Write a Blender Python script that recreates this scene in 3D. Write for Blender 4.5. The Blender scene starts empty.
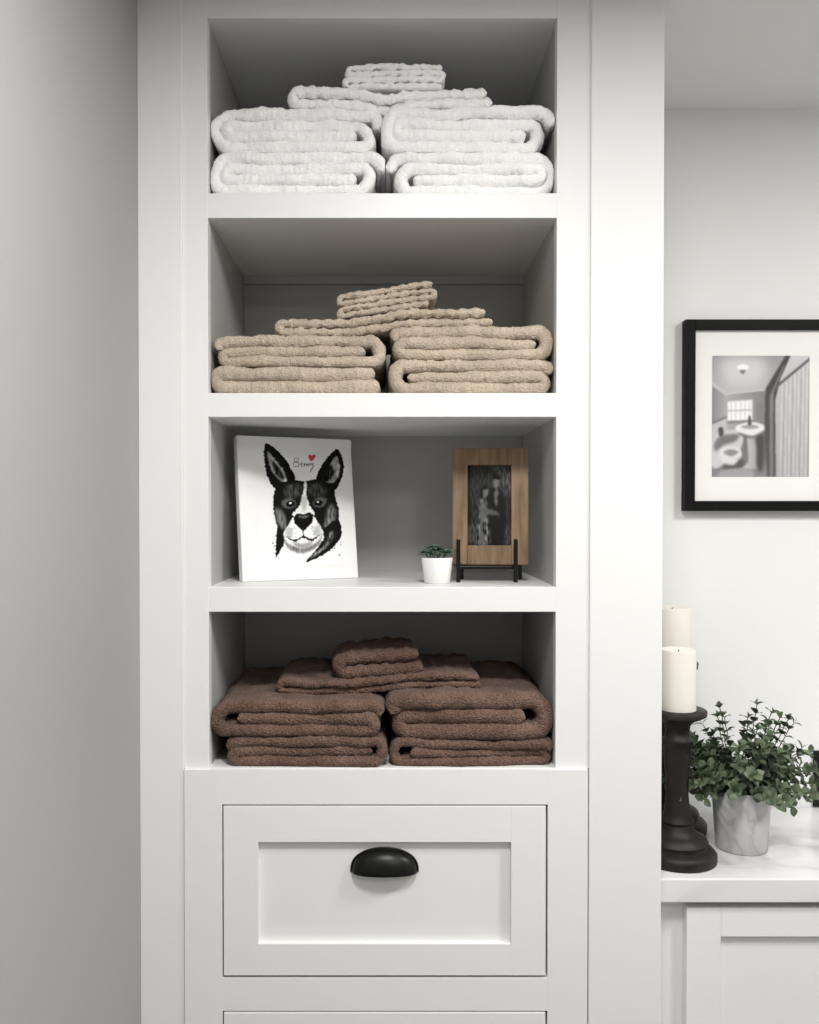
import bpy, math, random
import numpy as np
from mathutils import Vector, noise, Matrix
random.seed(7)
scene = bpy.context.scene
scene.view_settings.view_transform = 'Standard'
scene.view_settings.look = 'None'

# ---------------- survey of the room (camera stands 1.305 m in front of the cabinet face) -----
CAMD, CAMZ, F, TH = 1.305, 1.45, 900.0, math.radians(0.8)
AX, AY = 389.0, 512 + F*math.tan(TH)
def ZZ(py, Y=0.0):
    a = TH + math.atan((py-AY)/F)
    return CAMZ - (CAMD+Y)*math.tan(a)
def XX(px, Y=0.0, py=512):
    zb = CAMZ - ZZ(py, Y)
    return (px-AX)*((CAMD+Y)*math.cos(TH)+zb*math.sin(TH))/F

# ---------------- materials ----------------
def mat(name, col, rough=0.5, bump=0.0, bscale=50, var=0.0, vscale=5, metal=0.0, sss=0.0, sheen=0.0, spec=0.5, detail=3):
    m = bpy.data.materials.new(name); m.use_nodes = True
    nt = m.node_tree; b = nt.nodes['Principled BSDF']
    b.inputs['Base Color'].default_value = (*col, 1)
    b.inputs['Roughness'].default_value = rough
    b.inputs['Metallic'].default_value = metal
    b.inputs['Specular IOR Level'].default_value = spec
    if sss:
        b.inputs['Subsurface Weight'].default_value = sss
        b.inputs['Subsurface Radius'].default_value = (0.02, 0.012, 0.006)
        b.inputs['Subsurface Scale'].default_value = 0.6
    if sheen:
        b.inputs['Sheen Weight'].default_value = sheen
        b.inputs['Sheen Roughness'].default_value = 0.5
    tc = nt.nodes.new('ShaderNodeTexCoord')
    if var:
        n = nt.nodes.new('ShaderNodeTexNoise'); n.inputs['Scale'].default_value = vscale; n.inputs['Detail'].default_value = 4
        nt.links.new(tc.outputs['Object'], n.inputs['Vector'])
        r = nt.nodes.new('ShaderNodeValToRGB')
        r.color_ramp.elements[0].position = 0.3; r.color_ramp.elements[1].position = 0.7
        r.color_ramp.elements[0].color = (*[c*(1-var) for c in col], 1)
        r.color_ramp.elements[1].color = (*[min(1, c*(1+var)) for c in col], 1)
        nt.links.new(n.outputs['Fac'], r.inputs['Fac']); nt.links.new(r.outputs['Color'], b.inputs['Base Color'])
    if bump:
        n2 = nt.nodes.new('ShaderNodeTexNoise'); n2.inputs['Scale'].default_value = bscale; n2.inputs['Detail'].default_value = detail
        nt.links.new(tc.outputs['Object'], n2.inputs['Vector'])
        bp = nt.nodes.new('ShaderNodeBump'); bp.inputs['Strength'].default_value = bump; bp.inputs['Distance'].default_value = 0.002
        nt.links.new(n2.outputs['Fac'], bp.inputs['Height']); nt.links.new(bp.outputs['Normal'], b.inputs['Normal'])
    return m

M_paint = mat('cabinet_paint', (0.80, 0.80, 0.79), 0.42, 0.04, 60)
M_paint_shade = mat('cabinet_paint_shade', (0.45, 0.45, 0.44), 0.5, 0.04, 60)  # same cabinet paint, darkened to put shade into the shelf openings
M_wall = mat('wall_paint', (0.79, 0.79, 0.78), 0.7, 0.08, 150)
M_wall_shade = mat('left_wall_shade', (0.345, 0.345, 0.34), 0.6, 0.05, 150)  # left wall in shadow: the shade is put into its base colour
M_wallB = mat('rear_wall_paint', (0.45, 0.45, 0.45), 0.7, 0.08, 150)
M_ceil = mat('ceiling_paint', (0.76, 0.76, 0.75), 0.8, 0.05, 100)
M_floor = mat('floor_tile', (0.16, 0.155, 0.15), 0.4, 0.05, 20, 0.2, 3)
M_black = mat('black_metal', (0.005, 0.005, 0.005), 0.35, 0.03, 200, spec=0.25)
M_blackwood = mat('black_frame', (0.005, 0.005, 0.005), 0.5, 0.1, 80, spec=0.10)
M_mat = mat('mat_board', (0.82, 0.82, 0.79), 0.8, 0.05, 300)
M_canvas = mat('canvas_cloth', (0.84, 0.84, 0.83), 0.8, 0.25, 900)
M_pot = mat('ceramic_white', (0.86, 0.86, 0.85), 0.3, 0.02, 50)
M_soil = mat('soil', (0.05, 0.04, 0.03), 0.9, 0.8, 200)
M_candle = mat('candle_wax', (0.74, 0.71, 0.655), 0.5, 0.15, 40, 0.03, 20, sss=0.2)
M_holder = mat('dark_turned_wood', (0.016, 0.013, 0.011), 0.5, 0.4, 60, 0.6, 25, spec=0.28)
M_wick = mat('wick', (0.03, 0.03, 0.03), 0.9, 0.1)
M_stem = mat('stem_green', (0.10, 0.13, 0.06), 0.7, 0.1)
M_red = mat('red_ink', (0.65, 0.03, 0.08), 0.7, 0.05)
M_ink = mat('black_ink', (0.010, 0.010, 0.012), 0.8, 0.05, 200, spec=0.1)

def towelmat(name, col, var, bump=0.6, sheen=0.2):
    m = mat(name, col, 0.95, 0.0, sheen=sheen, spec=0.05)
    nt = m.node_tree; b = nt.nodes['Principled BSDF']
    tc = nt.nodes.new('ShaderNodeTexCoord')
    v = nt.nodes.new('ShaderNodeTexVoronoi'); v.inputs['Scale'].default_value = 380
    n = nt.nodes.new('ShaderNodeTexNoise'); n.inputs['Scale'].default_value = 240; n.inputs['Detail'].default_value = 6
    n3 = nt.nodes.new('ShaderNodeTexNoise'); n3.inputs['Scale'].default_value = 22; n3.inputs['Detail'].default_value = 4
    for t in (v, n, n3): nt.links.new(tc.outputs['Object'], t.inputs['Vector'])
    add = nt.nodes.new('ShaderNodeMath'); add.operation = 'ADD'
    nt.links.new(v.outputs['Distance'], add.inputs[0]); nt.links.new(n.outputs['Fac'], add.inputs[1])
    bp = nt.nodes.new('ShaderNodeBump'); bp.inputs['Strength'].default_value = bump; bp.inputs['Distance'].default_value = 0.0025
    nt.links.new(add.outputs[0], bp.inputs['Height']); nt.links.new(bp.outputs['Normal'], b.inputs['Normal'])
    mx = nt.nodes.new('ShaderNodeMath'); mx.operation = 'MULTIPLY'
    nt.links.new(n.outputs['Fac'], mx.inputs[0]); nt.links.new(n3.outputs['Fac'], mx.inputs[1])
    r = nt.nodes.new('ShaderNodeValToRGB')
    r.color_ramp.elements[0].position = 0.12; r.color_ramp.elements[1].position = 0.38
    r.color_ramp.elements[0].color = (*[c*(1-var) for c in col], 1)
    r.color_ramp.elements[1].color = (*[min(1, c*(1+var*0.6)) for c in col], 1)
    nt.links.new(mx.outputs[0], r.inputs['Fac']); nt.links.new(r.outputs['Color'], b.inputs['Base Color'])
    return m
M_tw = towelmat('terry_white', (0.95, 0.945, 0.935), 0.04, 0.35, 0.35)
M_tb = towelmat('terry_beige', (0.50, 0.420, 0.330), 0.22, 0.6, 0.10)
M_tbr = towelmat('terry_brown', (0.168, 0.106, 0.082), 0.38, 0.9, 0.08)

def marble(name, scale, vein=0.50, base=0.81, rough=0.2):
    m = mat(name, (0.8, 0.8, 0.8), rough)
    nt = m.node_tree; b = nt.nodes['Principled BSDF']
    tc = nt.nodes.new('ShaderNodeTexCoord')
    n = nt.nodes.new('ShaderNodeTexNoise'); n.inputs['Scale'].default_value = scale; n.inputs['Detail'].default_value = 6; n.inputs['Distortion'].default_value = 1.6
    nt.links.new(tc.outputs['Object'], n.inputs['Vector'])
    r = nt.nodes.new('ShaderNodeValToRGB'); e = r.color_ramp.elements
    e[0].position = 0.38; e[0].color = (base, base, base, 1)
    e[1].position = 0.62; e[1].color = (base, base, base, 1)
    k = e.new(0.5); k.color = (vein, vein, vein, 1)
    k = e.new(0.46); k.color = (base*.93, base*.93, base*.93, 1)
    k = e.new(0.54); k.color = (base*.95, base*.95, base*.95, 1)
    nt.links.new(n.outputs['Fac'], r.inputs['Fac']); nt.links.new(r.outputs['Color'], b.inputs['Base Color'])
    return m
M_counter = marble('counter_marble', 2.2, 0.62, 0.78)
M_potmarble = marble('pot_marble', 7, 0.48, 0.64, 0.12)

def woodmat():
    m = mat('frame_wood', (0.4, 0.24, 0.1), 0.5)
    nt = m.node_tree; b = nt.nodes['Principled BSDF']
    tc = nt.nodes.new('ShaderNodeTexCoord'); mp = nt.nodes.new('ShaderNodeMapping')
    mp.inputs['Scale'].default_value = (60, 60, 8)
    n = nt.nodes.new('ShaderNodeTexNoise'); n.inputs['Scale'].default_value = 1.5; n.inputs['Detail'].default_value = 6
    nt.links.new(tc.outputs['Object'], mp.inputs['Vector']); nt.links.new(mp.outputs[0], n.inputs['Vector'])
    r = nt.nodes.new('ShaderNodeValToRGB'); e = r.color_ramp.elements
    e[0].position = 0.3; e[0].color = (0.12, 0.066, 0.030, 1); e[1].position = 0.7; e[1].color = (0.30, 0.190, 0.098, 1)
    nt.links.new(n.outputs['Fac'], r.inputs['Fac']); nt.links.new(r.outputs['Color'], b.inputs['Base Color'])
    return m
M_wood = woodmat()

def leafmat(name, c0, c1):
    m = mat(name, c0, 0.55)
    nt = m.node_tree; b = nt.nodes['Principled BSDF']
    g = nt.nodes.new('ShaderNodeNewGeometry'); r = nt.nodes.new('ShaderNodeValToRGB')
    r.color_ramp.elements[0].color = (*c0, 1); r.color_ramp.elements[1].color = (*c1, 1)
    nt.links.new(g.outputs['Random Per Island'], r.inputs['Fac']); nt.links.new(r.outputs['Color'], b.inputs['Base Color'])
    return m
M_leaf = leafmat('leaf_green', (0.038, 0.062, 0.030), (0.12, 0.165, 0.092))
M_succ = leafmat('succulent_green', (0.04, 0.08, 0.055), (0.13, 0.18, 0.13))

def printmat(name, rough=0.6, bump=0.0):
    m = mat(name, (0.5, 0.5, 0.5), rough, bump, 900, spec=0.15)
    nt = m.node_tree; a = nt.nodes.new('ShaderNodeAttribute'); a.attribute_name = 'ink'
    nt.links.new(a.outputs['Color'], nt.nodes['Principled BSDF'].inputs['Base Color'])
    return m
M_print = printmat('photo_print', 0.45)
M_artprint = printmat('canvas_print', 0.8, 0.25)

# ---------------- helpers ----------------
def empty(name, loc=(0, 0, 0)):
    e = bpy.data.objects.new(name, None); scene.collection.objects.link(e); e.location = loc
    e.empty_display_size = 0.05
    return e
def mesh(name, verts, faces, m, parent=None, smooth=False, bevel=0):
    me = bpy.data.meshes.new(name); me.from_pydata(verts, [], faces); me.update()
    o = bpy.data.objects.new(name, me); scene.collection.objects.link(o)
    if isinstance(m, (list, tuple)):
        for x in m: me.materials.append(x)
    else: me.materials.append(m)
    if smooth:
        for p in me.polygons: p.use_smooth = True
    if bevel:
        b = o.modifiers.new('bevel', 'BEVEL'); b.width = bevel; b.segments = 2; b.limit_method = 'ANGLE'
    if parent: o.parent = parent
    return o
def box(name, x0, x1, y0, y1, z0, z1, m, parent=None, bevel=0.001):
    v = [(x, y, z) for x in (x0, x1) for y in (y0, y1) for z in (z0, z1)]
    f = [(0, 1, 3, 2), (4, 6, 7, 5), (0, 4, 5, 1), (2, 3, 7, 6), (0, 2, 6, 4), (1, 5, 7, 3)]
    return mesh(name, v, f, m, parent, bevel=bevel)
def lathe(name, prof, m, parent=None, loc=(0, 0, 0), n=48, smooth=True):
    vs, fs = [], []
    for r, z in prof:
        for i in range(n):
            a = 2*math.pi*i/n; vs.append((loc[0]+r*math.cos(a), loc[1]+r*math.sin(a), loc[2]+z))
    for k in range(len(prof)-1):
        for i in range(n):
            j = (i+1) % n; fs.append((k*n+i, k*n+j, (k+1)*n+j, (k+1)*n+i))
    fs.append(tuple(range(n))[::-1]); fs.append(tuple((len(prof)-1)*n+i for i in range(n)))
    o = mesh(name, vs, fs, m, parent, smooth)
    if smooth:
        o.modifiers.new('es', 'EDGE_SPLIT').split_angle = math.radians(50)
    return o
def tube(pts, r, n=6):
    vs, fs = [], []
    for i, p in enumerate(pts):
        p = Vector(p); a = Vector(pts[max(0, i-1)]); b = Vector(pts[min(len(pts)-1, i+1)])
        t = (b-a).normalized(); s = t.cross(Vector((0.3, 0.9, 0.1))).normalized(); u = t.cross(s)
        rr = r if not callable(r) else r(i/(len(pts)-1))
        for k in range(n):
            an = 2*math.pi*k/n; vs.append(tuple(p+s*rr*math.cos(an)+u*rr*math.sin(an)))
    for i in range(len(pts)-1):
        for k in range(n):
            j = (k+1) % n; fs.append((i*n+k, i*n+j, (i+1)*n+j, (i+1)*n+k))
    fs.append(tuple(range(n))[::-1]); fs.append(tuple((len(pts)-1)*n+k for k in range(n)))
    return vs, fs

# ---- printed pictures: tone values stored on a fine grid mesh ----
def catmull(pts, k=6):
    n = len(pts); out = []
    for i in range(n):
        p0, p1, p2, p3 = [Vector((*pts[(i+j-1) % n], 0)) for j in range(4)]
        for s in range(k):
            t = s/k
            q = 0.5*((2*p1)+(-p0+p2)*t+(2*p0-5*p1+4*p2-p3)*t*t+(-p0+3*p1-3*p2+p3)*t**3)
            out.append((q.x, q.y))
    return out
def blur(a, r):
    if r <= 0: return a
    k = np.exp(-0.5*(np.arange(-int(3*r)-1, int(3*r)+2)/r)**2); k /= k.sum(); h = len(k)//2
    p = np.pad(a, h, mode='edge')
    p = np.apply_along_axis(lambda v: np.convolve(v, k, 'valid'), 0, p)
    return np.apply_along_axis(lambda v: np.convolve(v, k, 'valid'), 1, p)
class Raster:
    def __init__(s, x0, x1, y0, y1, res, tone, warp=0.0, wscale=0.3):
        s.nx = int((x1-x0)*res)+1; s.ny = int((y1-y0)*res)+1; s.res = res
        s.x, s.y = np.meshgrid(np.linspace(x0, x1, s.nx), np.linspace(y0, y1, s.ny))
        s.img = np.full((s.ny, s.nx), float(tone))
        s.wx = s.x.copy(); s.wy = s.y.copy()
        s.n1 = np.zeros_like(s.x); s.n2 = np.zeros_like(s.x)
        for j in range(s.ny):
            for i in range(s.nx):
                X, Y = s.x[j, i], s.y[j, i]
                v = noise.noise_vector(Vector((X*wscale, Y*wscale, 3.3)))
                s.n1[j, i] = noise.noise(Vector((X*0.55, Y*0.16, 9.0)))
                s.n2[j, i] = noise.noise(Vector((X*1.3, Y*1.3, 1.0)))
                if warp: s.wx[j, i] += v.x*warp; s.wy[j, i] += v.y*warp
    def poly(s, pts, tone, soft=0.4, smooth=True, tone2=None, ax='y', tex=0.0):
        if smooth: pts = catmull(pts, 6)
        m = np.zeros(s.img.shape, bool); n = len(pts)
        for i in range(n):
            xa, ya = pts[i]; xb, yb = pts[(i+1) % n]
            if ya == yb: continue
            c = ((ya > s.wy) != (yb > s.wy)) & (s.wx < (xb-xa)*(s.wy-ya)/(yb-ya)+xa)
            m ^= c
        a = blur(m.astype(float), soft*s.res)
        t = tone
        if tone2 is not None:
            g = s.y if ax == 'y' else s.x
            lo = min(p[1 if ax == 'y' else 0] for p in pts); hi = max(p[1 if ax == 'y' else 0] for p in pts)
            k = np.clip((g-lo)/(hi-lo), 0, 1); t = tone*(1-k)+tone2*k
        t = t+tex*s.n1
        s.img = s.img*(1-a)+t*a
    def build(s, name, mapf, y, m, parent):
        v = np.clip(s.img, 0, 1); lin = np.where(v <= 0.04045, v/12.92, ((v+0.055)/1.055)**2.4)
        vs = [(mapf(s.x[j, i], s.y[j, i])[0], y, mapf(s.x[j, i], s.y[j, i])[1]) for j in range(s.ny) for i in range(s.nx)]
        fs = [(j*s.nx+i, (j+1)*s.nx+i, (j+1)*s.nx+i+1, j*s.nx+i+1) for j in range(s.ny-1) for i in range(s.nx-1)]
        o = mesh(name, vs, fs, m, parent)
        at = o.data.color_attributes.new('ink', 'FLOAT_COLOR', 'POINT')
        l = lin.ravel(); col = np.stack([l, l, l, np.ones_like(l)], 1).astype('f').ravel()
        at.data.foreach_set('color', col)
        return o

# ---------------- room shell ----------------
XL = XX(139.5); XR = XX(662.2)          # cabinet surround left / right
WY = 0.37                            # wall behind the vanity
ZC = ZZ(109, WY)                     # ceiling
X2, YB = 1.75, -2.6
box('floor', XL-0.1, X2+0.1, YB-0.1, WY+0.1, -0.1, 0, M_floor, bevel=0)
box('ceiling', XL-0.1, X2+0.1, YB-0.1, WY+0.1, ZC, ZC+0.1, M_ceil, bevel=0)
box('wall_left', XL-0.1, XL, YB, WY, 0, ZC, M_wall_shade, bevel=0)
box('wall_back', XL, X2, WY, WY+0.1, 0, ZC, M_wall, bevel=0)
box('wall_right', X2, X2+0.1, YB, WY, 0, ZC, M_wall, bevel=0)
box('wall_front', XL, X2, YB-0.1, YB, 0, ZC, M_wallB, bevel=0)
box('baseboard_right', X2-0.015, X2, YB, -0.1, 0, 0.1, M_paint)

# ---------------- linen cabinet ----------------
cab = empty('built_in_linen_cabinet')
OL, OR = XX(208.5), XX(556)
D = 0.33
rows = [(ZZ(18), ZZ(193)), (ZZ(218), ZZ(393)), (ZZ(417), ZZ(587)), (ZZ(612), ZZ(768))]
T = ZC
P = lambda n, *a, **k: box(n, *a, M_paint, cab, **k)
box('inner_side_l', OL-0.018, OL, 0.0205, D, rows[3][1]-0.03, T-0.001, M_paint_shade, cab)
box('inner_side_r', OR, OR+0.018, 0.0205, D, rows[3][1]-0.03, T-0.001, M_paint_shade, cab)
box('back_panel', OL-0.018, OR+0.018, D, D+0.012, 0.1, T-0.001, M_paint_shade, cab)
P('stile_l', XX(183.5), OL, 0, 0.02, rows[3][1]-0.001, T-0.001, bevel=0.0006)
P('stile_r', OR, XX(589.5), 0, 0.02, rows[3][1]-0.001, T-0.001, bevel=0.0006)
P('top_rail', OL-0.001, OR+0.001, 0.0002, D, rows[0][0], T-0.001)
for i in range(3):
    P('shelf_%d' % (i+1), OL-0.001, OR+0.001, 0.0002, D, rows[i+1][0], rows[i][1])
P('shelf_4', OL-0.001, OR+0.001, 0.0002, D, rows[3][1]-0.02, rows[3][1])
for i in (1,):
    box('cleat_%d' % i, OL, OR, D-0.012, D, rows[i][0]-0.014, rows[i][0], M_paint_shade, cab)
P('surround_l', XL, XX(183.5), -0.003, 0.02, 0, T-0.001, bevel=0.0008)
P('surround_r', XX(589.5), XR, -0.003, WY-0.001, 0, T-0.001, bevel=0.0015)
dz1, dz0 = ZZ(803.5), ZZ(976)
ez1 = ZZ(1009); ez0 = ez1-(dz1-dz0); bl, br = XX(223, 0, 890), XX(547, 0, 890)
fl, fr = XX(184), XX(588)
ft = rows[3][1]-0.0008
yf = -0.0055
P('base_stile_l', fl, bl, yf, 0.02, 0.0, ft, bevel=0.0006)
P('base_stile_r', br, fr, yf, 0.02, 0.0, ft, bevel=0.0006)
P('base_rail_top', bl-0.0005, br+0.0005, yf+0.0001, 0.02, dz1, ft, bevel=0.0006)
P('base_rail_mid', bl-0.0005, br+0.0005, yf+0.0001, 0.02, ez1, dz0, bevel=0.0006)
P('base_rail_low', bl, br, yf, 0.02, ez0-0.045, ez0)
P('base_toe', bl, br, yf, 0.02, 0.0, 0.09)
dzs = [(dz0, dz1), (ez0, ez1), (0.09, ez0-0.045)]
for k, (a, b) in enumerate(dzs):
    g = 0.0030; a += g+0.001; b -= g-0.001; l = bl+g-0.001; r = br-g
    w = XX(259.5, 0, 890)-XX(225, 0, 890); hh = 0.0525
    yd = -0.0065
    P('drawer%d_stile_l' % k, l, l+w, yd, 0.016, a, b, bevel=0.0006)
    P('drawer%d_stile_r' % k, r-w, r, yd, 0.016, a, b, bevel=0.0006)
    P('drawer%d_rail_t' % k, l+w-.0005, r-w+.0005, yd+0.0001, 0.016, b-hh, b, bevel=0.0006)
    P('drawer%d_rail_b' % k, l+w-.0005, r-w+.0005, yd+0.0001, 0.016, a, a+hh*0.88, bevel=0.0006)
    P('drawer%d_panel' % k, l+w-0.004, r-w+0.004, yd+0.010, 0.015, a+0.01, b-0.01)

# cup pulls
def cup(name, cx, zt, yb, parent, W=0.0475, H=0.034, DP=0.023):
    vs, fs = [], []
    nu, nv = 36, 14
    for shell, sc in ((0, 1.0), (1, 0.93)):
        for j in range(nv+1):
            ph = (math.pi/2)*j/nv
            for i in range(nu+1):
                u = math.pi*i/nu
                x = W*sc*math.cos(u)
                prof = math.sin(u)**0.75
                z = H*sc*prof*math.sin(ph)
                y = -DP*sc*prof*math.cos(ph)
                vs.append((cx+x, yb+y, zt-H+z))
    st = nu+1; off = (nv+1)*st
    for s in (0, off):
        for j in range(nv):
            for i in range(nu):
                fs.append((s+j*st+i, s+j*st+i+1, s+(j+1)*st+i+1, s+(j+1)*st+i))
    for i in range(nu): fs.append((i, off+i, off+i+1, i+1))
    return mesh(name, vs, fs, M_black, parent, True)
hx = XX(384.5, 0, 865)
for k, (a, b) in enumerate(dzs):
    cz = ZZ(849) if k == 0 else b-(dz1-ZZ(849))
    cup('cup_pull_%d' % k, hx, cz, 0.0035, cab)
    v, f = tube([(hx+0.0485*math.cos(math.pi*i/24), 0.0025, cz-0.034+0.0345*math.sin(math.pi*i/24)**0.75) for i in range(25)], 0.0018)
    mesh('cup_flange_%d' % k, v, f, M_black, cab, True)

# ---------------- towels ----------------
def resample(pts, step):
    out = [pts[0]]; acc = 0
    for a, b in zip(pts[:-1], pts[1:]):
        L = math.dist(a, b)
        if L < 1e-9: continue
        d = step-acc
        while d <= L:
            t = d/L; out.append((a[0]+(b[0]-a[0])*t, a[1]+(b[1]-a[1])*t)); d += step
        acc = L-(d-step)
    return out
def arc(cx, cz, r, a0, a1, n=16, sx=1.0):
    return [(cx+sx*r*math.cos(a0+(a1-a0)*i/n), cz+r*math.sin(a0+(a1-a0)*i/n)) for i in range(n+1)]
def foldpath(w, h, L, rnd, zig=False):
    """centre line of the folded cloth, origin at left/bottom"""
    t = h/L; hp = math.pi/2
    lev = lambda i: (i+0.5)*t
    if zig or L > 4:
        p = []
        for i in range(L):
            z = lev(L-1-i); e = 0.010*rnd.random()
            if i % 2 == 0:
                if i == 0: p.append((w-0.6*t-e*0.5, z))
                if i < L-1: p += arc(0.6*t+e, z-0.5*t, 0.5*t, hp, 3*hp)
                else: p.append((0.6*t+e, z))
            else:
                if i < L-1: p += arc(w-0.6*t-e, z-0.5*t, 0.5*t, hp, -hp)
                else: p.append((w-0.6*t-e, z))
    elif L == 4:
        p = [(w-0.42*t, lev(3)-1.35*t), (w-0.45*t, lev(3)-0.8*t), (w-0.75*t, lev(3)-0.25*t), (w-1.3*t, lev(3))]
        p += arc(1.7*t, (lev(3)+lev(0))/2, 1.5*t, hp, 3*hp, sx=0.85)
        p += arc(w-2.4*t, (lev(0)+lev(2))/2, t, -hp, hp)
        xi = 1.15*t+w*0.03*rnd.random()
        p += arc(xi+0.5*t, (lev(2)+lev(1))/2, 0.5*t, hp, 3*hp)
        p += [(w-2.4*t, lev(1))]
    elif L == 3:
        p = [(w-0.4*t, lev(2)-0.8*t), (w-0.7*t, lev(2)-0.15*t), (w-1.4*t, lev(2))]
        p += arc(1.4*t, lev(1), t, hp, 3*hp, sx=0.85)
        p += arc(w-1.4*t, (lev(0)+lev(1))/2, 0.5*t, -hp, hp)
        p += [(w*(0.01+0.06*rnd.random())+1.2*t, lev(1))]
    else:
        p = [(w-0.6*t-rnd.random()*0.01, lev(1))] + arc(1.0*t, (lev(0)+lev(1))/2, 0.5*t, hp, 3*hp) + [(w-0.5*t, lev(0))]
    return p, t
def towel(name, x0, x1, z0, h, L, y0, y1, m, flip=False, seed=0, rib=0.0, ribw=0.012, zf=None, wob=0.004, jag=0.010, yaw=0.0, rough=0.0013, tk=1.16, zig=False):
    rnd = random.Random(seed)
    w = x1-x0
    p, t = foldpath(w, h, L, rnd, zig)
    if flip: p = [(w-a, b) for a, b in p]
    step = 0.0020
    p = resample(p, step)
    N = len(p)
    nor = []
    for i in range(N):
        a = p[max(0, i-2)]; b = p[min(N-1, i+2)]
        dx, dz = b[0]-a[0], b[1]-a[1]; l = math.hypot(dx, dz) or 1
        nor.append((-dz/l, dx/l))
    half = 0.5*t*tk
    depth = y1-y0
    ys = [(0, 0.0), (0.03, .25), (0.08, .39), (0.2, .6), (0.35, .76), (0.55, .89), (0.78, .975), (1.0, 1.0)]
    front = [(d*half, f) for d, f in ys]
    mids = []; yy = half
    while yy < depth-2*half:
        yy += 0.0022 if yy < 0.02 else 0.0045
        mids.append((yy, 1.0))
    back = [(depth-d*half, f) for d, f in reversed(ys[::2])]+[(depth, 0.0)]
    prof = front+mids+back
    vs, fs = [], []
    R = 2*N
    cy, sy = math.cos(yaw), math.sin(yaw)
    cxm, cym = (x0+x1)/2, (y0+y1)/2
    nz_ = noise.noise
    for yd, f in prof:
        for side in (1, -1):
            rng = range(N) if side == 1 else range(N-1, -1, -1)
            for i in rng:
                x, z = p[i]; nx, nz = nor[i]
                e = min(i, N-1-i)*step
                ef = 1.0 if e >= half else math.sqrt(max(0, 1-(1-e/half)**2))
                hh = half*f*ef
                lv = z/t
                s = i*step
                sb = jag*(0.5+nz_(Vector((s*5+seed, seed*1.7, 2.0))) + 0.4*nz_(Vector((s*24, seed*2.7, 7.0))))
                hh *= 1+0.18*nz_(Vector((s*14+seed*3, yd*8, 1.0)))
                if rib:
                    hh *= 1-rib+rib*math.sin(2*math.pi*s/ribw+seed+1.2*nz_(Vector((s*30, seed, 0))))
                y = y0+yd*(1-sb/depth)+sb
                n1 = nz_(Vector((x*80+seed*9, y*80, z*80+side)))*rough*1.4
                n2 = nz_(Vector((x*270+seed, y*270, z*270+side*3)))*rough*1.35
                wv = nz_(Vector((x*16+seed*5, y*10, lv*0.35)))*wob*0.55 + nz_(Vector((x*38+seed*5, y*20, lv*0.8)))*wob*0.28
                hn = hh+(n1+n2)*min(1, f*1.3)*ef
                X = x+nx*hn*side; Zl = z+nz*hn*side
                q = min(1, max(0, Zl/h))
                Zl += wv*q*1.2
                X += nz_(Vector((seed, y*9, lv*0.6)))*wob*0.8
                y += (nz_(Vector((x*270+seed, 5.5, z*270))))*rough*1.2*(1-f*0.8)
                X = min(max(X, 0.0), w)
                Zl = max(Zl, 0.0005)
                gx = x0+X; gy = y
                if zf: Zl += zf(gx, gy)
                if yaw:
                    dx, dy = gx-cxm, gy-cym
                    gx, gy = cxm+dx*cy-dy*sy, cym+dx*sy+dy*cy
                vs.append((gx, gy, z0+Zl))
    for j in range(len(prof)-1):
        for i in range(R):
            k = (i+1) % R
            fs.append((j*R+i, j*R+k, (j+1)*R+k, (j+1)*R+i))
    return mesh(name, vs, fs, m, None, True)

yf1 = 0.006
# white
f1 = rows[0][1]; top = ZZ(104, yf1); mid = ZZ(150, yf1)
towel('folded_bath_towel', OL+0.001, XX(385, yf1), f1, mid-f1, 4, yf1, 0.30, M_tw, seed=1, wob=0.007)
towel('folded_bath_towel', OL+0.001, XX(384, yf1), mid, top-mid, 4, yf1+0.002, 0.30, M_tw, seed=2, wob=0.008)
towel('folded_bath_towel', XX(385.5, yf1), OR-0.001, f1, mid-f1, 4, yf1, 0.30, M_tw, seed=3, flip=True, wob=0.007)
towel('folded_bath_towel', XX(381, yf1), OR-0.001, mid, top-mid, 4, yf1+0.002, 0.30, M_tw, seed=4, flip=False, wob=0.008)
hx0 = XX(384)
zf = lambda x, y: -0.008*math.exp(-((x-hx0)/0.03)**2)+0.0
ht = ZZ(82, yf1)-top
towel('folded_hand_towel', XX(286), XX(499), top+0.000, ht, 2, 0.014, 0.24, M_tw, seed=5, rib=0.13, ribw=0.019, zf=zf, tk=1.14)
towel('folded_washcloth', XX(341), XX(449), top+ht-0.003, ZZ(58, yf1)-top-ht+0.003, 4, 0.016, 0.16, M_tw, seed=6, rib=0.14, ribw=0.017, wob=0.005, zig=True, tk=1.15, jag=0.006)
# beige
f2 = rows[1][1]
ml = ZZ(366, yf1); tl = ZZ(335, yf1); mr = ZZ(359, yf1); tr = ZZ(325, yf1)
towel('folded_bath_towel', OL+0.001, XX(387, yf1), f2, ml-f2, 2, yf1, 0.30, M_tb, seed=11)
towel('folded_bath_towel', XX(213, yf1), XX(386, yf1), ml, tl-ml, 3, yf1+0.002, 0.30, M_tb, seed=12, flip=True, wob=0.006)
towel('folded_bath_towel', XX(388.5, yf1), OR-0.001, f2, mr-f2, 3, yf1, 0.30, M_tb, seed=13)
towel('folded_bath_towel', XX(389, yf1), OR-0.002, mr, tr-mr, 3, yf1+0.002, 0.30, M_tb, seed=14, flip=True, wob=0.006)
def zf2(x, y):
    k = min(1, max(0, (x-XX(345))/(XX(410)-XX(345))))
    return (tr-tl)*k*k*(3-2*k)-0.002*math.exp(-((x-XX(387))/0.02)**2)
towel('folded_hand_towel', XX(273), XX(499), tl+0.000, 0.028, 2, 0.014, 0.24, M_tb, seed=15, rib=0.13, ribw=0.018, zf=zf2, tk=1.14)
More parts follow.
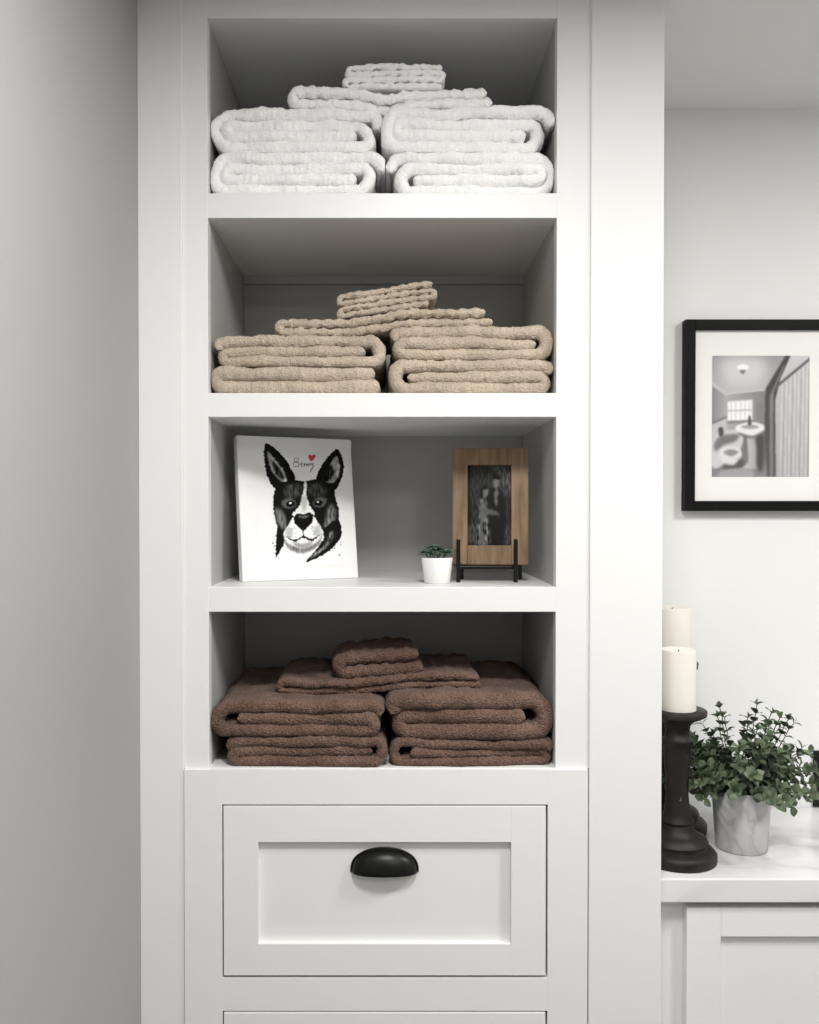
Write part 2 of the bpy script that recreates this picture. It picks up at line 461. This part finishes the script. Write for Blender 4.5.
towel('folded_washcloth', XX(336), XX(438), tl+0.026, 0.037, 4, 0.016, 0.16, M_tb, seed=16, rib=0.14, ribw=0.016, zf=lambda x, y: 0.14*(x-XX(338)), wob=0.005, zig=True, tk=1.15, jag=0.006)
# brown
f4 = rows[3][1]; yb = 0.001
ml = ZZ(738, yb); tl = ZZ(702, yb); mr = ZZ(742, yb); tr = ZZ(695, yb)
towel('folded_bath_towel', XX(223, yb), XX(388, yb), f4, ml-f4, 3, yb+0.001, 0.29, M_tbr, seed=21, flip=True, wob=0.008)
towel('folded_bath_towel', OL+0.001, XX(385, yb), ml, tl-ml, 3, yb, 0.29, M_tbr, seed=22, wob=0.008)
towel('folded_bath_towel', XX(388, yb), OR-0.001, f4, mr-f4, 3, yb+0.001, 0.29, M_tbr, seed=23, wob=0.008)
towel('folded_bath_towel', XX(384.5, yb), OR-0.001, mr, tr-mr, 3, yb, 0.29, M_tbr, seed=24, flip=True, wob=0.008)
def zf4(x, y):
    k = min(1, max(0, (x-XX(350))/(XX(420)-XX(350))))
    return (tr-tl)*k
towel('folded_hand_towel', XX(273, 0.04), XX(486, 0.04), tl-0.001, 0.024, 2, 0.045, 0.25, M_tbr, seed=25, rib=0.10, ribw=0.02, zf=zf4, wob=0.006)
towel('folded_washcloth', XX(330, .05), XX(430, .05), tl+0.021, 0.043, 2, 0.05, 0.18, M_tbr, seed=26, rib=0.10, ribw=0.02, wob=0.006, zf=lambda x, y: 0.06*(x-XX(338)), yaw=0.03)

# ---------------- dog canvas ----------------
z3 = rows[2][1]
can = empty('dog_portrait_canvas')
CW, CH, CT = 0.197, 0.232, 0.018
box('canvas_block', 0, CW, 0, CT, 0, CH, M_canvas, can, bevel=0.002)
def art(px, py):
    k = (py-438)/145.0
    xl = 237+6*k; w = 106+8*k
    return (px-xl)/w*CW, (1-(py-438-5*(px-xl)/w)/145.0)*CH
PW = 0.925   # canvas white, display value
R = Raster(256, 344, 445, 574, 3.0, PW, warp=1.0, wscale=0.6)
B = 0.05
# ears
R.poly([(262, 449), (267, 448), (276, 456), (284, 467), (291, 482), (289, 491), (277, 495), (268, 487), (263, 470)], B, .15)
R.poly([(265, 455), (272, 463), (281, 476), (283, 486), (276, 484), (268, 472)], .66, .5, tex=.35)
R.poly([(270, 466), (275, 471), (281, 482), (277, 482), (272, 475)], .10, .8, tex=.3)
R.poly([(330, 453), (335, 460), (338, 474), (334, 489), (327, 499), (316, 494), (311, 487), (314, 474), (322, 461)], B, .15)
R.poly([(330, 460), (334, 474), (330, 487), (320, 487), (323, 473)], .64, .5, tex=.35)
R.poly([(325, 470), (328, 478), (324, 486), (318, 486), (321, 476)], .09, .8, tex=.3)
# head mask
R.poly([(274, 491), (287, 485), (300, 486), (313, 485), (326, 492), (331, 505), (335, 522), (332, 538), (324, 545), (317, 539), (313, 531), (307, 522), (300, 514), (293, 522), (287, 532), (283, 540), (277, 536), (273, 522), (271, 507)], B, .25)
R.poly([(284, 489), (297, 489), (297, 499), (290, 503), (281, 500)], .24, 1.6, tex=.22)
R.poly([(303, 489), (316, 489), (322, 499), (312, 502), (305, 499)], .24, 1.6, tex=.22)
R.poly([(300.2, 486), (302.6, 488), (302.2, 499), (305, 510), (311, 520), (300, 523), (289, 520), (296, 510), (298.6, 498)], PW, .35)
R.poly([(297.5, 506), (300, 500), (303, 507), (300, 518)], .72, 1.2)
R.poly([(273, 512), (280, 516), (284, 529), (280, 534), (274, 524)], .42, 1.3, tex=.3)
R.poly([(326, 510), (332, 518), (330, 532), (321, 535), (322, 519)], .42, 1.3, tex=.3)
# eyes
R.poly([(279, 505), (287, 502.5), (293, 509), (287, 513.5), (280, 511)], .36, .8)
R.poly([(308, 509), (314, 502.5), (322, 505), (321, 511), (314, 513.5)], .36, .8)
R.poly([(283, 507.5), (288, 505.5), (291.5, 509.8), (287, 511.5), (284, 510.5)], .01, .3)
R.poly([(309.5, 509.8), (313, 505.5), (318, 507.5), (317, 510.5), (314, 511.5)], .01, .3)
R.poly([(286.3, 506.8), (288, 506.8), (288, 508.4), (286.3, 508.4)], 1.0, .15)
R.poly([(312.8, 506.8), (314.5, 506.8), (314.5, 508.4), (312.8, 508.4)], 1.0, .15)
# muzzle
R.poly([(284, 532), (292, 521), (308, 521), (316, 532), (320, 542), (313, 551), (300, 556), (287, 551), (280, 542)], PW, .4)
R.poly([(281, 540), (286, 549), (300, 553.5), (313, 549), (319, 540), (316, 551), (305, 558), (294, 558), (284, 551)], .50, .8, tex=.2)
R.poly([(290, 547), (300, 549.5), (310, 547), (305, 553), (295, 553)], .62, .9)
R.poly([(285, 531), (290, 536), (288, 543), (283, 540)], .74, 1.2)
R.poly([(315, 531), (310, 536), (312, 543), (317, 540)], .74, 1.2)
# neck
R.poly([(322, 534), (334, 527), (338, 541), (332, 553), (320, 562), (303, 568), (310, 560), (317, 551), (321, 543)], B, .25)
R.poly([(327, 538), (331, 542), (326, 551), (318, 557), (323, 548)], .36, .9, tex=.4)
R.poly([(316, 556), (322, 555), (313, 562), (307, 564)], .55, .8, tex=.3)
R.poly([(275, 532), (281, 539), (281, 549), (277, 557), (274, 561), (274, 547)], B, .3)
# nose and mouth
R.poly([(291, 521), (295.5, 518.5), (300, 520), (304.5, 518.5), (309, 521), (308.5, 528), (304, 533), (300, 536), (296, 533), (291.5, 528)], .02, .25)
R.poly([(294, 521.3), (300, 521), (306, 521.3), (300, 524)], .45, .7)
R.poly([(299.3, 534), (300.7, 534), (300.9, 541), (309, 545), (317, 540), (309, 547), (300, 543.5), (291, 547), (283, 540), (291, 545), (299, 541)], .10, .22)
rr = random.Random(3)
for i in range(30):
    x = 300+rr.choice((-1, 1))*rr.uniform(6, 14); y = rr.uniform(532, 542); s = rr.uniform(0.25, 0.5)
    R.poly([(x-s, y), (x, y-s), (x+s, y), (x, y+s)], .25, .15, False)
for i in range(22):
    x = (274 if i % 2 else 334)+rr.uniform(-4, 4); y = rr.uniform(530, 564); s = rr.uniform(0.35, 0.8)
    R.poly([(x-s, y), (x, y-s*1.8), (x+s, y), (x, y+s*1.8)], .1, .15, False)
R.build('portrait_print', art, -0.0004, M_artprint, can)
def blob(name, pts, m, mapf, parent, y):
    q = catmull(pts, 10)
    return mesh(name, [(mapf(*a)[0], y, mapf(*a)[1]) for a in q], [tuple(range(len(q)))], m, parent)
blob('heart', [(306, 465.5), (303, 461.5), (303.2, 459.3), (305, 458.8), (306.2, 460.2), (307.6, 458.8), (309.5, 459.3), (309.4, 461.8)], M_red, art, can, -0.0007)
def stroke(name, pts, r):
    pp = []
    for i in range(len(pts)-1):
        for s in range(4):
            t = s/4; pp.append((pts[i][0]*(1-t)+pts[i+1][0]*t, pts[i][1]*(1-t)+pts[i+1][1]*t))
    pp.append(pts[-1])
    v, f = tube([(art(*a)[0], -0.0005, art(*a)[1]) for a in pp], r, 5)
    mesh(name, v, f, M_ink, can)
stroke('letter_b', [(290, 462), (289, 471), (290, 462), (294, 462), (293, 465.5), (290, 466), (294, 467), (294, 470.5), (289, 471)], 0.00045)
stroke('letters', [(295, 469), (297.5, 468), (297, 466.5), (295.7, 468.5), (297, 471), (299, 469), (299.7, 467), (299.5, 471), (301, 467.5), (301.8, 470.5), (302.8, 467), (303, 471), (304.2, 467.5), (305, 470), (306, 467), (306.5, 470), (308, 467), (307, 474), (305, 477), (305.5, 474), (309, 470)], 0.0004)
bl_ = Vector((XX(242.5, 0.086), 0.086, z3+0.0005)); br_ = Vector((XX(357, 0.172), 0.172, 0))
yaw = math.atan2(br_.y-bl_.y, br_.x-bl_.x)
can.matrix_world = Matrix.Translation(bl_) @ Matrix.Rotation(yaw, 4, 'Z') @ Matrix.Rotation(math.radians(-8.0), 4, 'X')

# ---------------- wood photo frame on stand ----------------
pf = empty('wood_photo_frame')
FW, FH, FD = 0.119, 0.184, 0.022
bw = 0.024
def fr_parts(parent, W, H, Dp, b, m, bt=None, bb=None, br=None):
    bt = bt or b; bb = bb or b; br = br or b
    box('rail_left', 0, b, 0, Dp, 0, H, m, parent, 0.001)
    box('rail_right', W-br, W, 0, Dp, 0, H, m, parent, 0.001)
    box('rail_top', b, W-br, 0.0002, Dp, H-bt, H, m, parent, 0.001)
    box('rail_bottom', b, W-br, 0.0002, Dp, 0, bb, m, parent, 0.001)
fr_parts(pf, FW, FH, FD, bw, M_wood, 0.027, 0.030, 0.027)
PB = 0.006
box('print_backing', bw-0.002, FW-bw+0.002, PB+0.004, FD-0.003, 0.02, FH-0.02, M_blackwood, pf, 0)
def pmap(px, py):   # picture drawn on a 43 x 79 grid
    return (bw+(px/43)*(FW-2*bw-0.003), 0.030+(1-py/79)*(FH-0.057))
R = Raster(0, 43, 0, 79, 3.0, 0.12, warp=1.4, wscale=0.3)
R.poly([(0, 0), (43, 0), (43, 79), (0, 79)], .20, .1, False, tone2=.12, tex=.10)
R.poly([(2, 0), (3, 79), (0, 79), (0, 0)], .05, .8, False)
R.poly([(26, 0), (43, 2), (43, 30), (36, 24), (30, 8)], .28, 2, tex=.2)
R.poly([(0, 60), (14, 57), (43, 59), (43, 76), (0, 76)], .24, 1.5, tex=.2)
R.poly([(20, 25), (26, 22), (34, 25), (37, 42), (35, 78), (20, 78), (17, 45)], .06, .8)
R.poly([(11, 36), (16, 32), (20, 40), (21, 60), (22, 76), (9, 76), (11, 55)], .33, 1.2, tex=.5)
R.poly([(13, 38), (17, 36), (18, 50), (13, 54)], .40, 1.2)
R.poly([(27, 24), (30, 24), (29, 38), (27, 40)], .42, .8)
R.poly([(26, 13), (30, 12), (31.5, 17), (28, 23), (25, 19)], .46, .8)
R.poly([(25, 12), (28, 8.5), (32, 12), (31, 14), (27, 13)], .04, .6)
R.poly([(15, 23), (19, 22), (20.5, 28), (16.5, 32), (14, 27)], .44, .8)
R.poly([(13, 22), (17, 19), (20, 22), (15.5, 24), (14, 35), (12, 30)], .05, .8)
R.poly([(14, 42), (27, 44), (31, 49), (26, 49), (14, 46)], .36, .9)
R.poly([(10, 76), (14, 64), (16, 76)], .4, 1)
R.build('couple_print', pmap, PB+0.003, M_print, pf)
SY = 0.082
fx0 = XX(452, 0.11); zbar = ZZ(567, 0.10)
pf.matrix_world = Matrix.Translation((fx0, 0.105, zbar+0.004)) @ Matrix.Rotation(math.radians(-6), 4, 'Z') @ Matrix.Rotation(math.radians(-6), 4, 'X')
st = empty('photo_frame_stand')
for k, xp in enumerate((458.5, 516)):
    x = XX(xp, SY)
    zt = ZZ(539, SY)
    box('post_%d' % k, x-0.003, x+0.003, SY, SY+0.005, z3, zt, M_black, st, 0.001)
    box('arm_%d' % k, x-0.003, x+0.003, SY+0.005, SY+0.075, zbar-0.002, zbar+0.003, M_black, st, 0.001)
    xo = 0.011 if k == 0 else 0.0165
    box('back_leg_%d' % k, x-0.003+xo, x+0.003+xo, SY+0.068, SY+0.073, z3, zbar+(0.0 if k == 0 else 0.048), M_black, st, 0.001)
    box('back_tie_%d' % k, x-0.003, x+0.003+xo, SY+0.070, SY+0.075, zbar-0.002, zbar+0.003, M_black, st, 0.001)
xa, xb = XX(458.5, SY), XX(516, SY)
box('crossbar_front', xa, xb, SY+0.010, SY+0.014, zbar-0.003, zbar+0.002, M_black, st, 0.001)
box('crossbar_back', xa, xb, SY+0.070, SY+0.074, zbar-0.003, zbar+0.002, M_black, st, 0.001)

# ---------------- succulent ----------------
def leaf(vs, fs, base, d, up, L, W, thick=0.0, cupv=0.15, tip=1.0):
    d = d.normalized(); s = d.cross(up).normalized(); n = s.cross(d)
    b0 = len(vs); rows_ = 5
    prof = [(0.0, 0.12), (0.25, 0.75), (0.5, 1.0), (0.78, 0.75), (1.0, 0.06)]
    for t, wd in prof:
        c = base+d*L*t+n*(cupv*L*(t*(1-t)*2)-0.1*L*t*t)
        for q in (-1, 0, 1):
            vs.append(tuple(c+s*q*W*0.5*wd+n*(abs(q)*W*0.14*wd)-(n*thick*wd if q == 0 else n*0)))
    for r in range(rows_-1):
        for q in range(2):
            a = b0+r*3+q; fs.append((a, a+1, a+4, a+3))
su = empty('potted_succulent')
sx, sy_ = XX(437, 0.075), 0.072
lathe('pot', [(0.0180, 0), (0.0195, 0.001), (0.0240, 0.038), (0.0236, 0.0395), (0.0223, 0.039), (0.0213, 0.034), (0.001, 0.034)], M_pot, su, (sx, sy_, z3))
lathe('soil', [(0.0218, 0.0335), (0.0213, 0.036), (0.002, 0.037)], M_soil, su, (sx, sy_, z3))
vs, fs = [], []
rr = random.Random(5)
for (cx, cy, cz, sc) in ((0, 0, .051, 1.3), (-.014, -.006, .048, 1.05), (.013, -.008, .048, 1.05), (.006, .010, .053, 1.1), (-.009, .008, .053, 1.0), (.017, .003, .050, .9), (-.019, .000, .047, .9), (0.001, -0.014, .045, .9), (-0.005, -0.002, 0.056, 0.9)):
    c = Vector((sx+cx, sy_+cy, z3+cz))
    for ring, (el, n, L) in enumerate(((0.1, 8, .013), (0.6, 7, .0115), (1.1, 5, .009))):
        for i in range(n):
            a = 2*math.pi*(i+0.5*ring)/n+rr.random()*0.4
            d = Vector((math.cos(a)*math.cos(el), math.sin(a)*math.cos(el), math.sin(el)))
            leaf(vs, fs, c-Vector((0, 0, 0.003)), d, Vector((0, 0, 1)), L*sc, 0.0066*sc, 0.001)
    v, f = tube([(c.x*0.5+sx*0.5, c.y*0.5+sy_*0.5, z3+0.034), tuple(c)], 0.0014, 5)
    o0 = len(vs); vs += v; fs += [tuple(x+o0 for x in g) for g in f]
o = mesh('rosettes', vs, fs, M_succ, su, True); s = o.modifiers.new('s', 'SOLIDIFY'); s.thickness = 0.0011; s = o.modifiers.new('ss', 'SUBSURF'); s.levels = 1; s.render_levels = 1

# ---------------- vanity ----------------
CY = 0.04
ZT = ZZ(879, CY); ZB = ZZ(903, CY)
van = empty('vanity_cabinet')
box('marble_countertop', XR+0.001, X2-0.001, CY, WY-0.001, ZB, ZT, M_counter, bevel=0.002)
vy = CY+0.028
box('carcass', XR+0.002, X2-0.002, vy, WY-0.002, 0.0, ZB-0.0005, M_paint, van)
dx = XX(687, vy-0.02, 960); dzt = ZZ(907.5, vy-0.018); y0 = vy-0.018
for k in range(2):
    a = dx+k*0.47; b = a+0.46; fw = 0.052
    box('door%d_stile_l' % k, a, a+fw, y0, vy, 0.12, dzt, M_paint, van)
    box('door%d_stile_r' % k, b-fw, b, y0, vy, 0.12, dzt, M_paint, van)
    box('door%d_rail_t' % k, a+fw, b-fw, y0, vy, dzt-0.045, dzt, M_paint, van)
    box('door%d_rail_b' % k, a+fw, b-fw, y0, vy, 0.12, 0.17, M_paint, van)
    box('door%d_panel' % k, a+fw-0.002, b-fw+0.002, y0+0.009, vy, 0.15, dzt-0.02, M_paint, van)

# candle holders
def holder(loc, H, name, hname, ch, cr):
    e = empty(name)
    prof = [(0.060, 0), (0.061, 0.004), (0.061, 0.013), (0.056, 0.019), (0.047, 0.022), (0.046, 0.026), (0.048, 0.030), (0.045, 0.036),
            (0.036, 0.041), (0.029, 0.046), (0.0260, 0.052), (0.0235, 0.058), (0.026, 0.062), (0.0235, 0.067)]
    h2 = H-0.067
    for t, r in ((0.05, .020), (0.2, .0175), (0.4, .0185), (0.6, .0215), (0.66, .0215), (0.69, .025), (0.72, .025), (0.74, .020), (0.80, .0185), (0.86, .020), (0.90, .027), (0.93, .038), (0.95, .0445), (0.99, .0455), (1.0, .044)):
        prof.append((r, 0.067+h2*t))
    lathe('turned_body', prof, M_holder, e, loc)
    c = empty(hname)
    cl = (loc[0], loc[1], loc[2]+H)
    lathe('wax', [(cr, 0), (cr*1.0, 0.003), (cr*1.005, ch-0.004), (cr*0.97, ch), (cr*0.85, ch-0.001), (cr*0.5, ch-0.004), (0.001, ch-0.006)], M_candle, c, cl)
    v, f = tube([(cl[0], cl[1], cl[2]+ch-0.007), (cl[0]+0.001, cl[1], cl[2]+ch-0.004), (cl[0]+0.002, cl[1], cl[2]+ch-0.001)], 0.0009)
    mesh('wick', v, f, M_wick, c)
Y1 = 0.120; zc1 = ZZ(709, Y1)
holder((XR+0.0620, Y1, ZT), zc1-ZT, 'candle_holder', 'pillar_candle', ZZ(651, Y1-0.02)-zc1, 0.0285)
Y2 = 0.255; zc2 = ZZ(661, Y2)
holder((0.490, Y2, ZT), zc2-ZT, 'candle_holder', 'pillar_candle', ZZ(607, Y2)-zc2, 0.034)

# potted eucalyptus
pp = empty('potted_eucalyptus')
PX, PY = XX(742, 0.165, 830), 0.168
ph = 0.100
lathe('pot', [(0.038, 0), (0.0405, 0.002), (0.0475, ph-0.002), (0.0465, ph), (0.0445, ph-0.001), (0.043, ph-0.012), (0.001, ph-0.012)], M_potmarble, pp, (PX, PY, ZT))
lathe('soil', [(0.0435, ph-0.0125), (0.042, ph-0.008), (0.001, ph-0.006)], M_soil, pp, (PX, PY, ZT))
vs, fs = [], []; sv, sf = [], []
rr = random.Random(12)
top0 = Vector((PX, PY, ZT+ph-0.01))
for i in range(90):
    a = rr.uniform(0, 2*math.pi); el = rr.uniform(-0.05, 1.35)
    L = rr.uniform(0.075, 0.148)*(1.0+0.12*math.sin(el))
    d = Vector((math.cos(a)*math.cos(el), math.sin(a)*math.cos(el)*0.85, math.sin(el)*1.0+0.25)).normalized()
    if d.x < 0: L *= 0.93
    b = top0+Vector((math.cos(a), math.sin(a), 0))*rr.uniform(0.005, 0.03)
    pts = []
    n = 9
    for k in range(n+1):
        t = k/n
        q = b+d*L*t+Vector((0, 0, -0.036*t*t*math.cos(el)))+Vector((rr.uniform(-1, 1), rr.uniform(-1, 1), rr.uniform(-1, 1)))*0.0015
        q.x = max(q.x, XR+0.05); q.y = min(q.y, WY-0.02)
        pts.append(tuple(q))
    v, f = tube(pts, 0.0008, 4); o0 = len(sv); sv += v; sf += [tuple(x+o0 for x in g) for g in f]
    for k in range(2, n+1):
        P0 = Vector(pts[k]); ax = (P0-Vector(pts[k-1])).normalized()
        side = ax.cross(Vector((rr.uniform(-1, 1), rr.uniform(-1, 1), rr.uniform(-1, 1)))).normalized()
        for sg in (-1, 1):
            dd = side*sg+ax*0.55
            leaf(vs, fs, P0, dd, ax+Vector((0, 0, 0.6)), rr.uniform(0.012, 0.018), rr.uniform(0.012, 0.016))
    leaf(vs, fs, Vector(pts[-1]), d, side, 0.012, 0.009)
o = mesh('leaves', vs, fs, M_leaf, pp, True); s = o.modifiers.new('ss', 'SUBSURF'); s.levels = 1; s.render_levels = 1
mesh('stems', sv, sf, M_stem, pp)

# ---------------- framed picture on wall ----------------
wp = empty('framed_bathroom_photo')
wx0, wx1 = XX(685, WY-0.02, 415), XX(845, WY-0.02, 415)
wz0, wz1 = ZZ(511, WY-0.02), ZZ(319.5, WY-0.02)
W, H = wx1-wx0, wz1-wz0
fb = 0.0185
fr_parts(wp, W, H, 0.022, fb, M_blackwood)
box('mat_board', fb-0.002, W-fb+0.002, 0.010, 0.020, fb-0.002, H-fb+0.002, M_mat, wp, 0)
def wmap(px, py):
    return ((px-685)/160.0*W, H*(1-(py-319.5)/191.5))
R = Raster(713.5, 811, 355, 476.5, 2.5, .60)
Lf, Rt, Tp, Bt = 712, 812, 353, 478
R.poly([(Lf, Tp), (Rt, Tp), (Rt, Bt), (Lf, Bt)], .66, 0, False, tone2=.50)
R.poly([(Lf, Tp), (790, Tp), (768, 390), (728, 394), (Lf, 381)], .58, .6, False, tone2=.72)
R.poly([(726, 357), (762, 357), (768, 370), (758, 384), (732, 385), (722, 371)], .80, 5)
R.poly([(Lf, 381), (728, 394), (728, 433), (Lf, 450)], .52, .5, False, tone2=.66, ax='x')
R.poly([(Lf, 380), (728, 392.5), (768, 388.5), (768, 391), (728, 395.5), (Lf, 384)], .76, .7, False)
R.poly([(728, 394), (768, 390), (768, 434), (728, 434)], .66, .5, False, tone2=.50, ax='x')
R.poly([(738, 366), (744, 363.5), (750, 366), (747, 369.5), (741, 369.5)], .95, .8)
R.poly([(741, 369.5), (747, 369.5), (745, 373), (743, 373)], .48, .7)
R.poly([(729, 401), (754, 399), (754, 420), (729, 421)], .93, .8, False)
for i in range(5): R.poly([(732+i*4.6, 401), (733.2+i*4.6, 401), (733.2+i*4.6, 420), (732+i*4.6, 420)], .80, .6, False)
R.poly([(729, 409.5), (754, 408.8), (754, 410), (729, 410.8)], .68, .6, False)
R.poly([(727, 420.5), (756, 419.5), (756, 422), (727, 423)], .50, .7, False)
R.poly([(758, 402), (766, 401), (766, 420), (758, 420)], .50, 1, False)
R.poly([(Lf, 424), (728, 417), (728, 434), (Lf, 447)], .74, .8, False)
R.poly([(Lf, 422), (728, 415.5), (728, 417.5), (Lf, 424.5)], .46, .7, False)
R.poly([(Lf, 448), (730, 434), (768, 434), (778, Bt), (Lf, Bt)], .42, .9, False, tone2=.52)
R.poly([(714, 440), (724, 431), (742, 430), (745, 440), (740, 452), (728, 463), (714, 467)], .78, .9)
R.poly([(716, 442), (724, 435), (740, 434), (737, 441), (725, 445), (717, 451)], .46, 1.2)
R.poly([(720, 428), (724, 427), (725, 434), (721, 436)], .30, .8)
R.poly([(721, 451), (732, 446), (742, 449), (743, 457), (736, 465), (726, 464)], .84, .9)
R.poly([(725, 452), (732, 449), (740, 451.5), (733, 456)], .55, .9)
R.poly([(726, 464), (736, 465), (742, 458), (746, 464), (738, 471), (726, 470)], .34, 1.5)
R.poly([(749, 433), (758, 433), (758, 461), (762, 468), (745, 468), (750, 460)], .76, .8, tone2=.6, ax='x')
R.poly([(757, 436), (764, 432), (766, 450), (764, 470), (759, 468), (759, 450)], .30, 1.5)
R.poly([(737, 426), (752, 421.5), (766, 425), (765, 431), (754, 436), (741, 433)], .88, .7)
R.poly([(742, 426.5), (752, 424), (761, 426.5), (752, 428.5)], .60, .8)
R.poly([(740, 432), (754, 435.5), (765, 430), (763, 433), (754, 438), (742, 435)], .42, .9)
R.poly([(750, 416), (752, 416), (753, 424), (749.5, 424)], .35, .5)
R.poly([(724, 470), (750, 468), (754, 477), (722, 477)], .62, 1.0)
R.poly([(788, Tp), (793, Tp), (782, 378), (777, 400), (778, Bt), (769, Bt), (766, 434), (767, 388)], .25, .8, False, tone2=.36)
R.poly([(784, 366), (787, 362), (775, 392), (774.5, Bt), (772, Bt), (771, 396)], .5, .7, False)
R.poly([(793, Tp), (Rt, Tp), (Rt, Bt), (778, Bt), (777, 400), (782, 378)], .78, .6, False, tone2=.64)
for i in range(8):
    x = 779.5+i*4.2; tp = 386-i*3.8
    R.poly([(x+1.8, tp), (x+3.2, tp-1), (x+2.0, 477), (x+0.4, 477)], .60 if i % 2 else .68, .8, False)
    R.poly([(x+3.6, tp), (x+4.6, tp-1), (x+3.6, 477), (x+2.6, 477)], .85, .8, False)
R.poly([(777, 385), (812, 356), (812, 359), (778, 387.5)], .36, .6, False)
R.img += 0.04*R.n2
R.img = blur(R.img, 0.8)
R.build('bathroom_print', wmap, 0.0094, M_print, wp)
wp.matrix_world = Matrix.Translation((wx0, WY-0.0225, wz0))

# black outlet on the wall
ob = empty('wall_outlet')
ox = XX(815.5, WY-0.006)
box('plate', ox, ox+0.072, WY-0.006, WY-0.0005, ZZ(806, WY), ZZ(806, WY)+0.105, M_black, ob, 0.002)
box('socket', ox+0.019, ox+0.053, WY-0.008, WY-0.005, ZZ(806, WY)+0.018, ZZ(806, WY)+0.087, M_blackwood, ob, 0.001)

# ---------------- lights ----------------
def downlight(name, x, y, size, power, col=(1, 0.985, 0.962)):
    e = empty(name)
    lathe('trim_ring', [(size*0.5, 0), (size*0.62, 0), (size*0.62, -0.006), (size*0.5, -0.004)], M_paint, e, (x, y, ZC), 32)
    l = bpy.data.lights.new(name+'_lamp', 'AREA'); l.shape = 'DISK'; l.size = size; l.energy = power; l.color = col
    lo = bpy.data.objects.new('lamp', l); scene.collection.objects.link(lo); lo.location = (x, y, ZC-0.012); lo.parent = e
downlight('ceiling_downlight', 0.10, -0.88, 0.28, 16)
downlight('ceiling_downlight', 1.15, -0.62, 0.26, 16)
downlight('ceiling_downlight', 0.6, -1.9, 0.28, 10)
w = bpy.data.worlds.new('world'); scene.world = w; w.use_nodes = True
w.node_tree.nodes['Background'].inputs[0].default_value = (0.8, 0.85, 0.9, 1); w.node_tree.nodes['Background'].inputs[1].default_value = 0.3

# ---------------- camera ----------------
c = bpy.data.cameras.new('camera'); co = bpy.data.objects.new('camera', c); scene.collection.objects.link(co)
c.sensor_width = 36; c.lens = F/1024*36; c.clip_start = 0.01
co.location = (0, -CAMD, CAMZ); co.rotation_euler = (math.pi/2-TH, 0, 0)
c.shift_x = (409.5-AX)/1024; c.shift_y = (AY-512)/1024
scene.camera = co
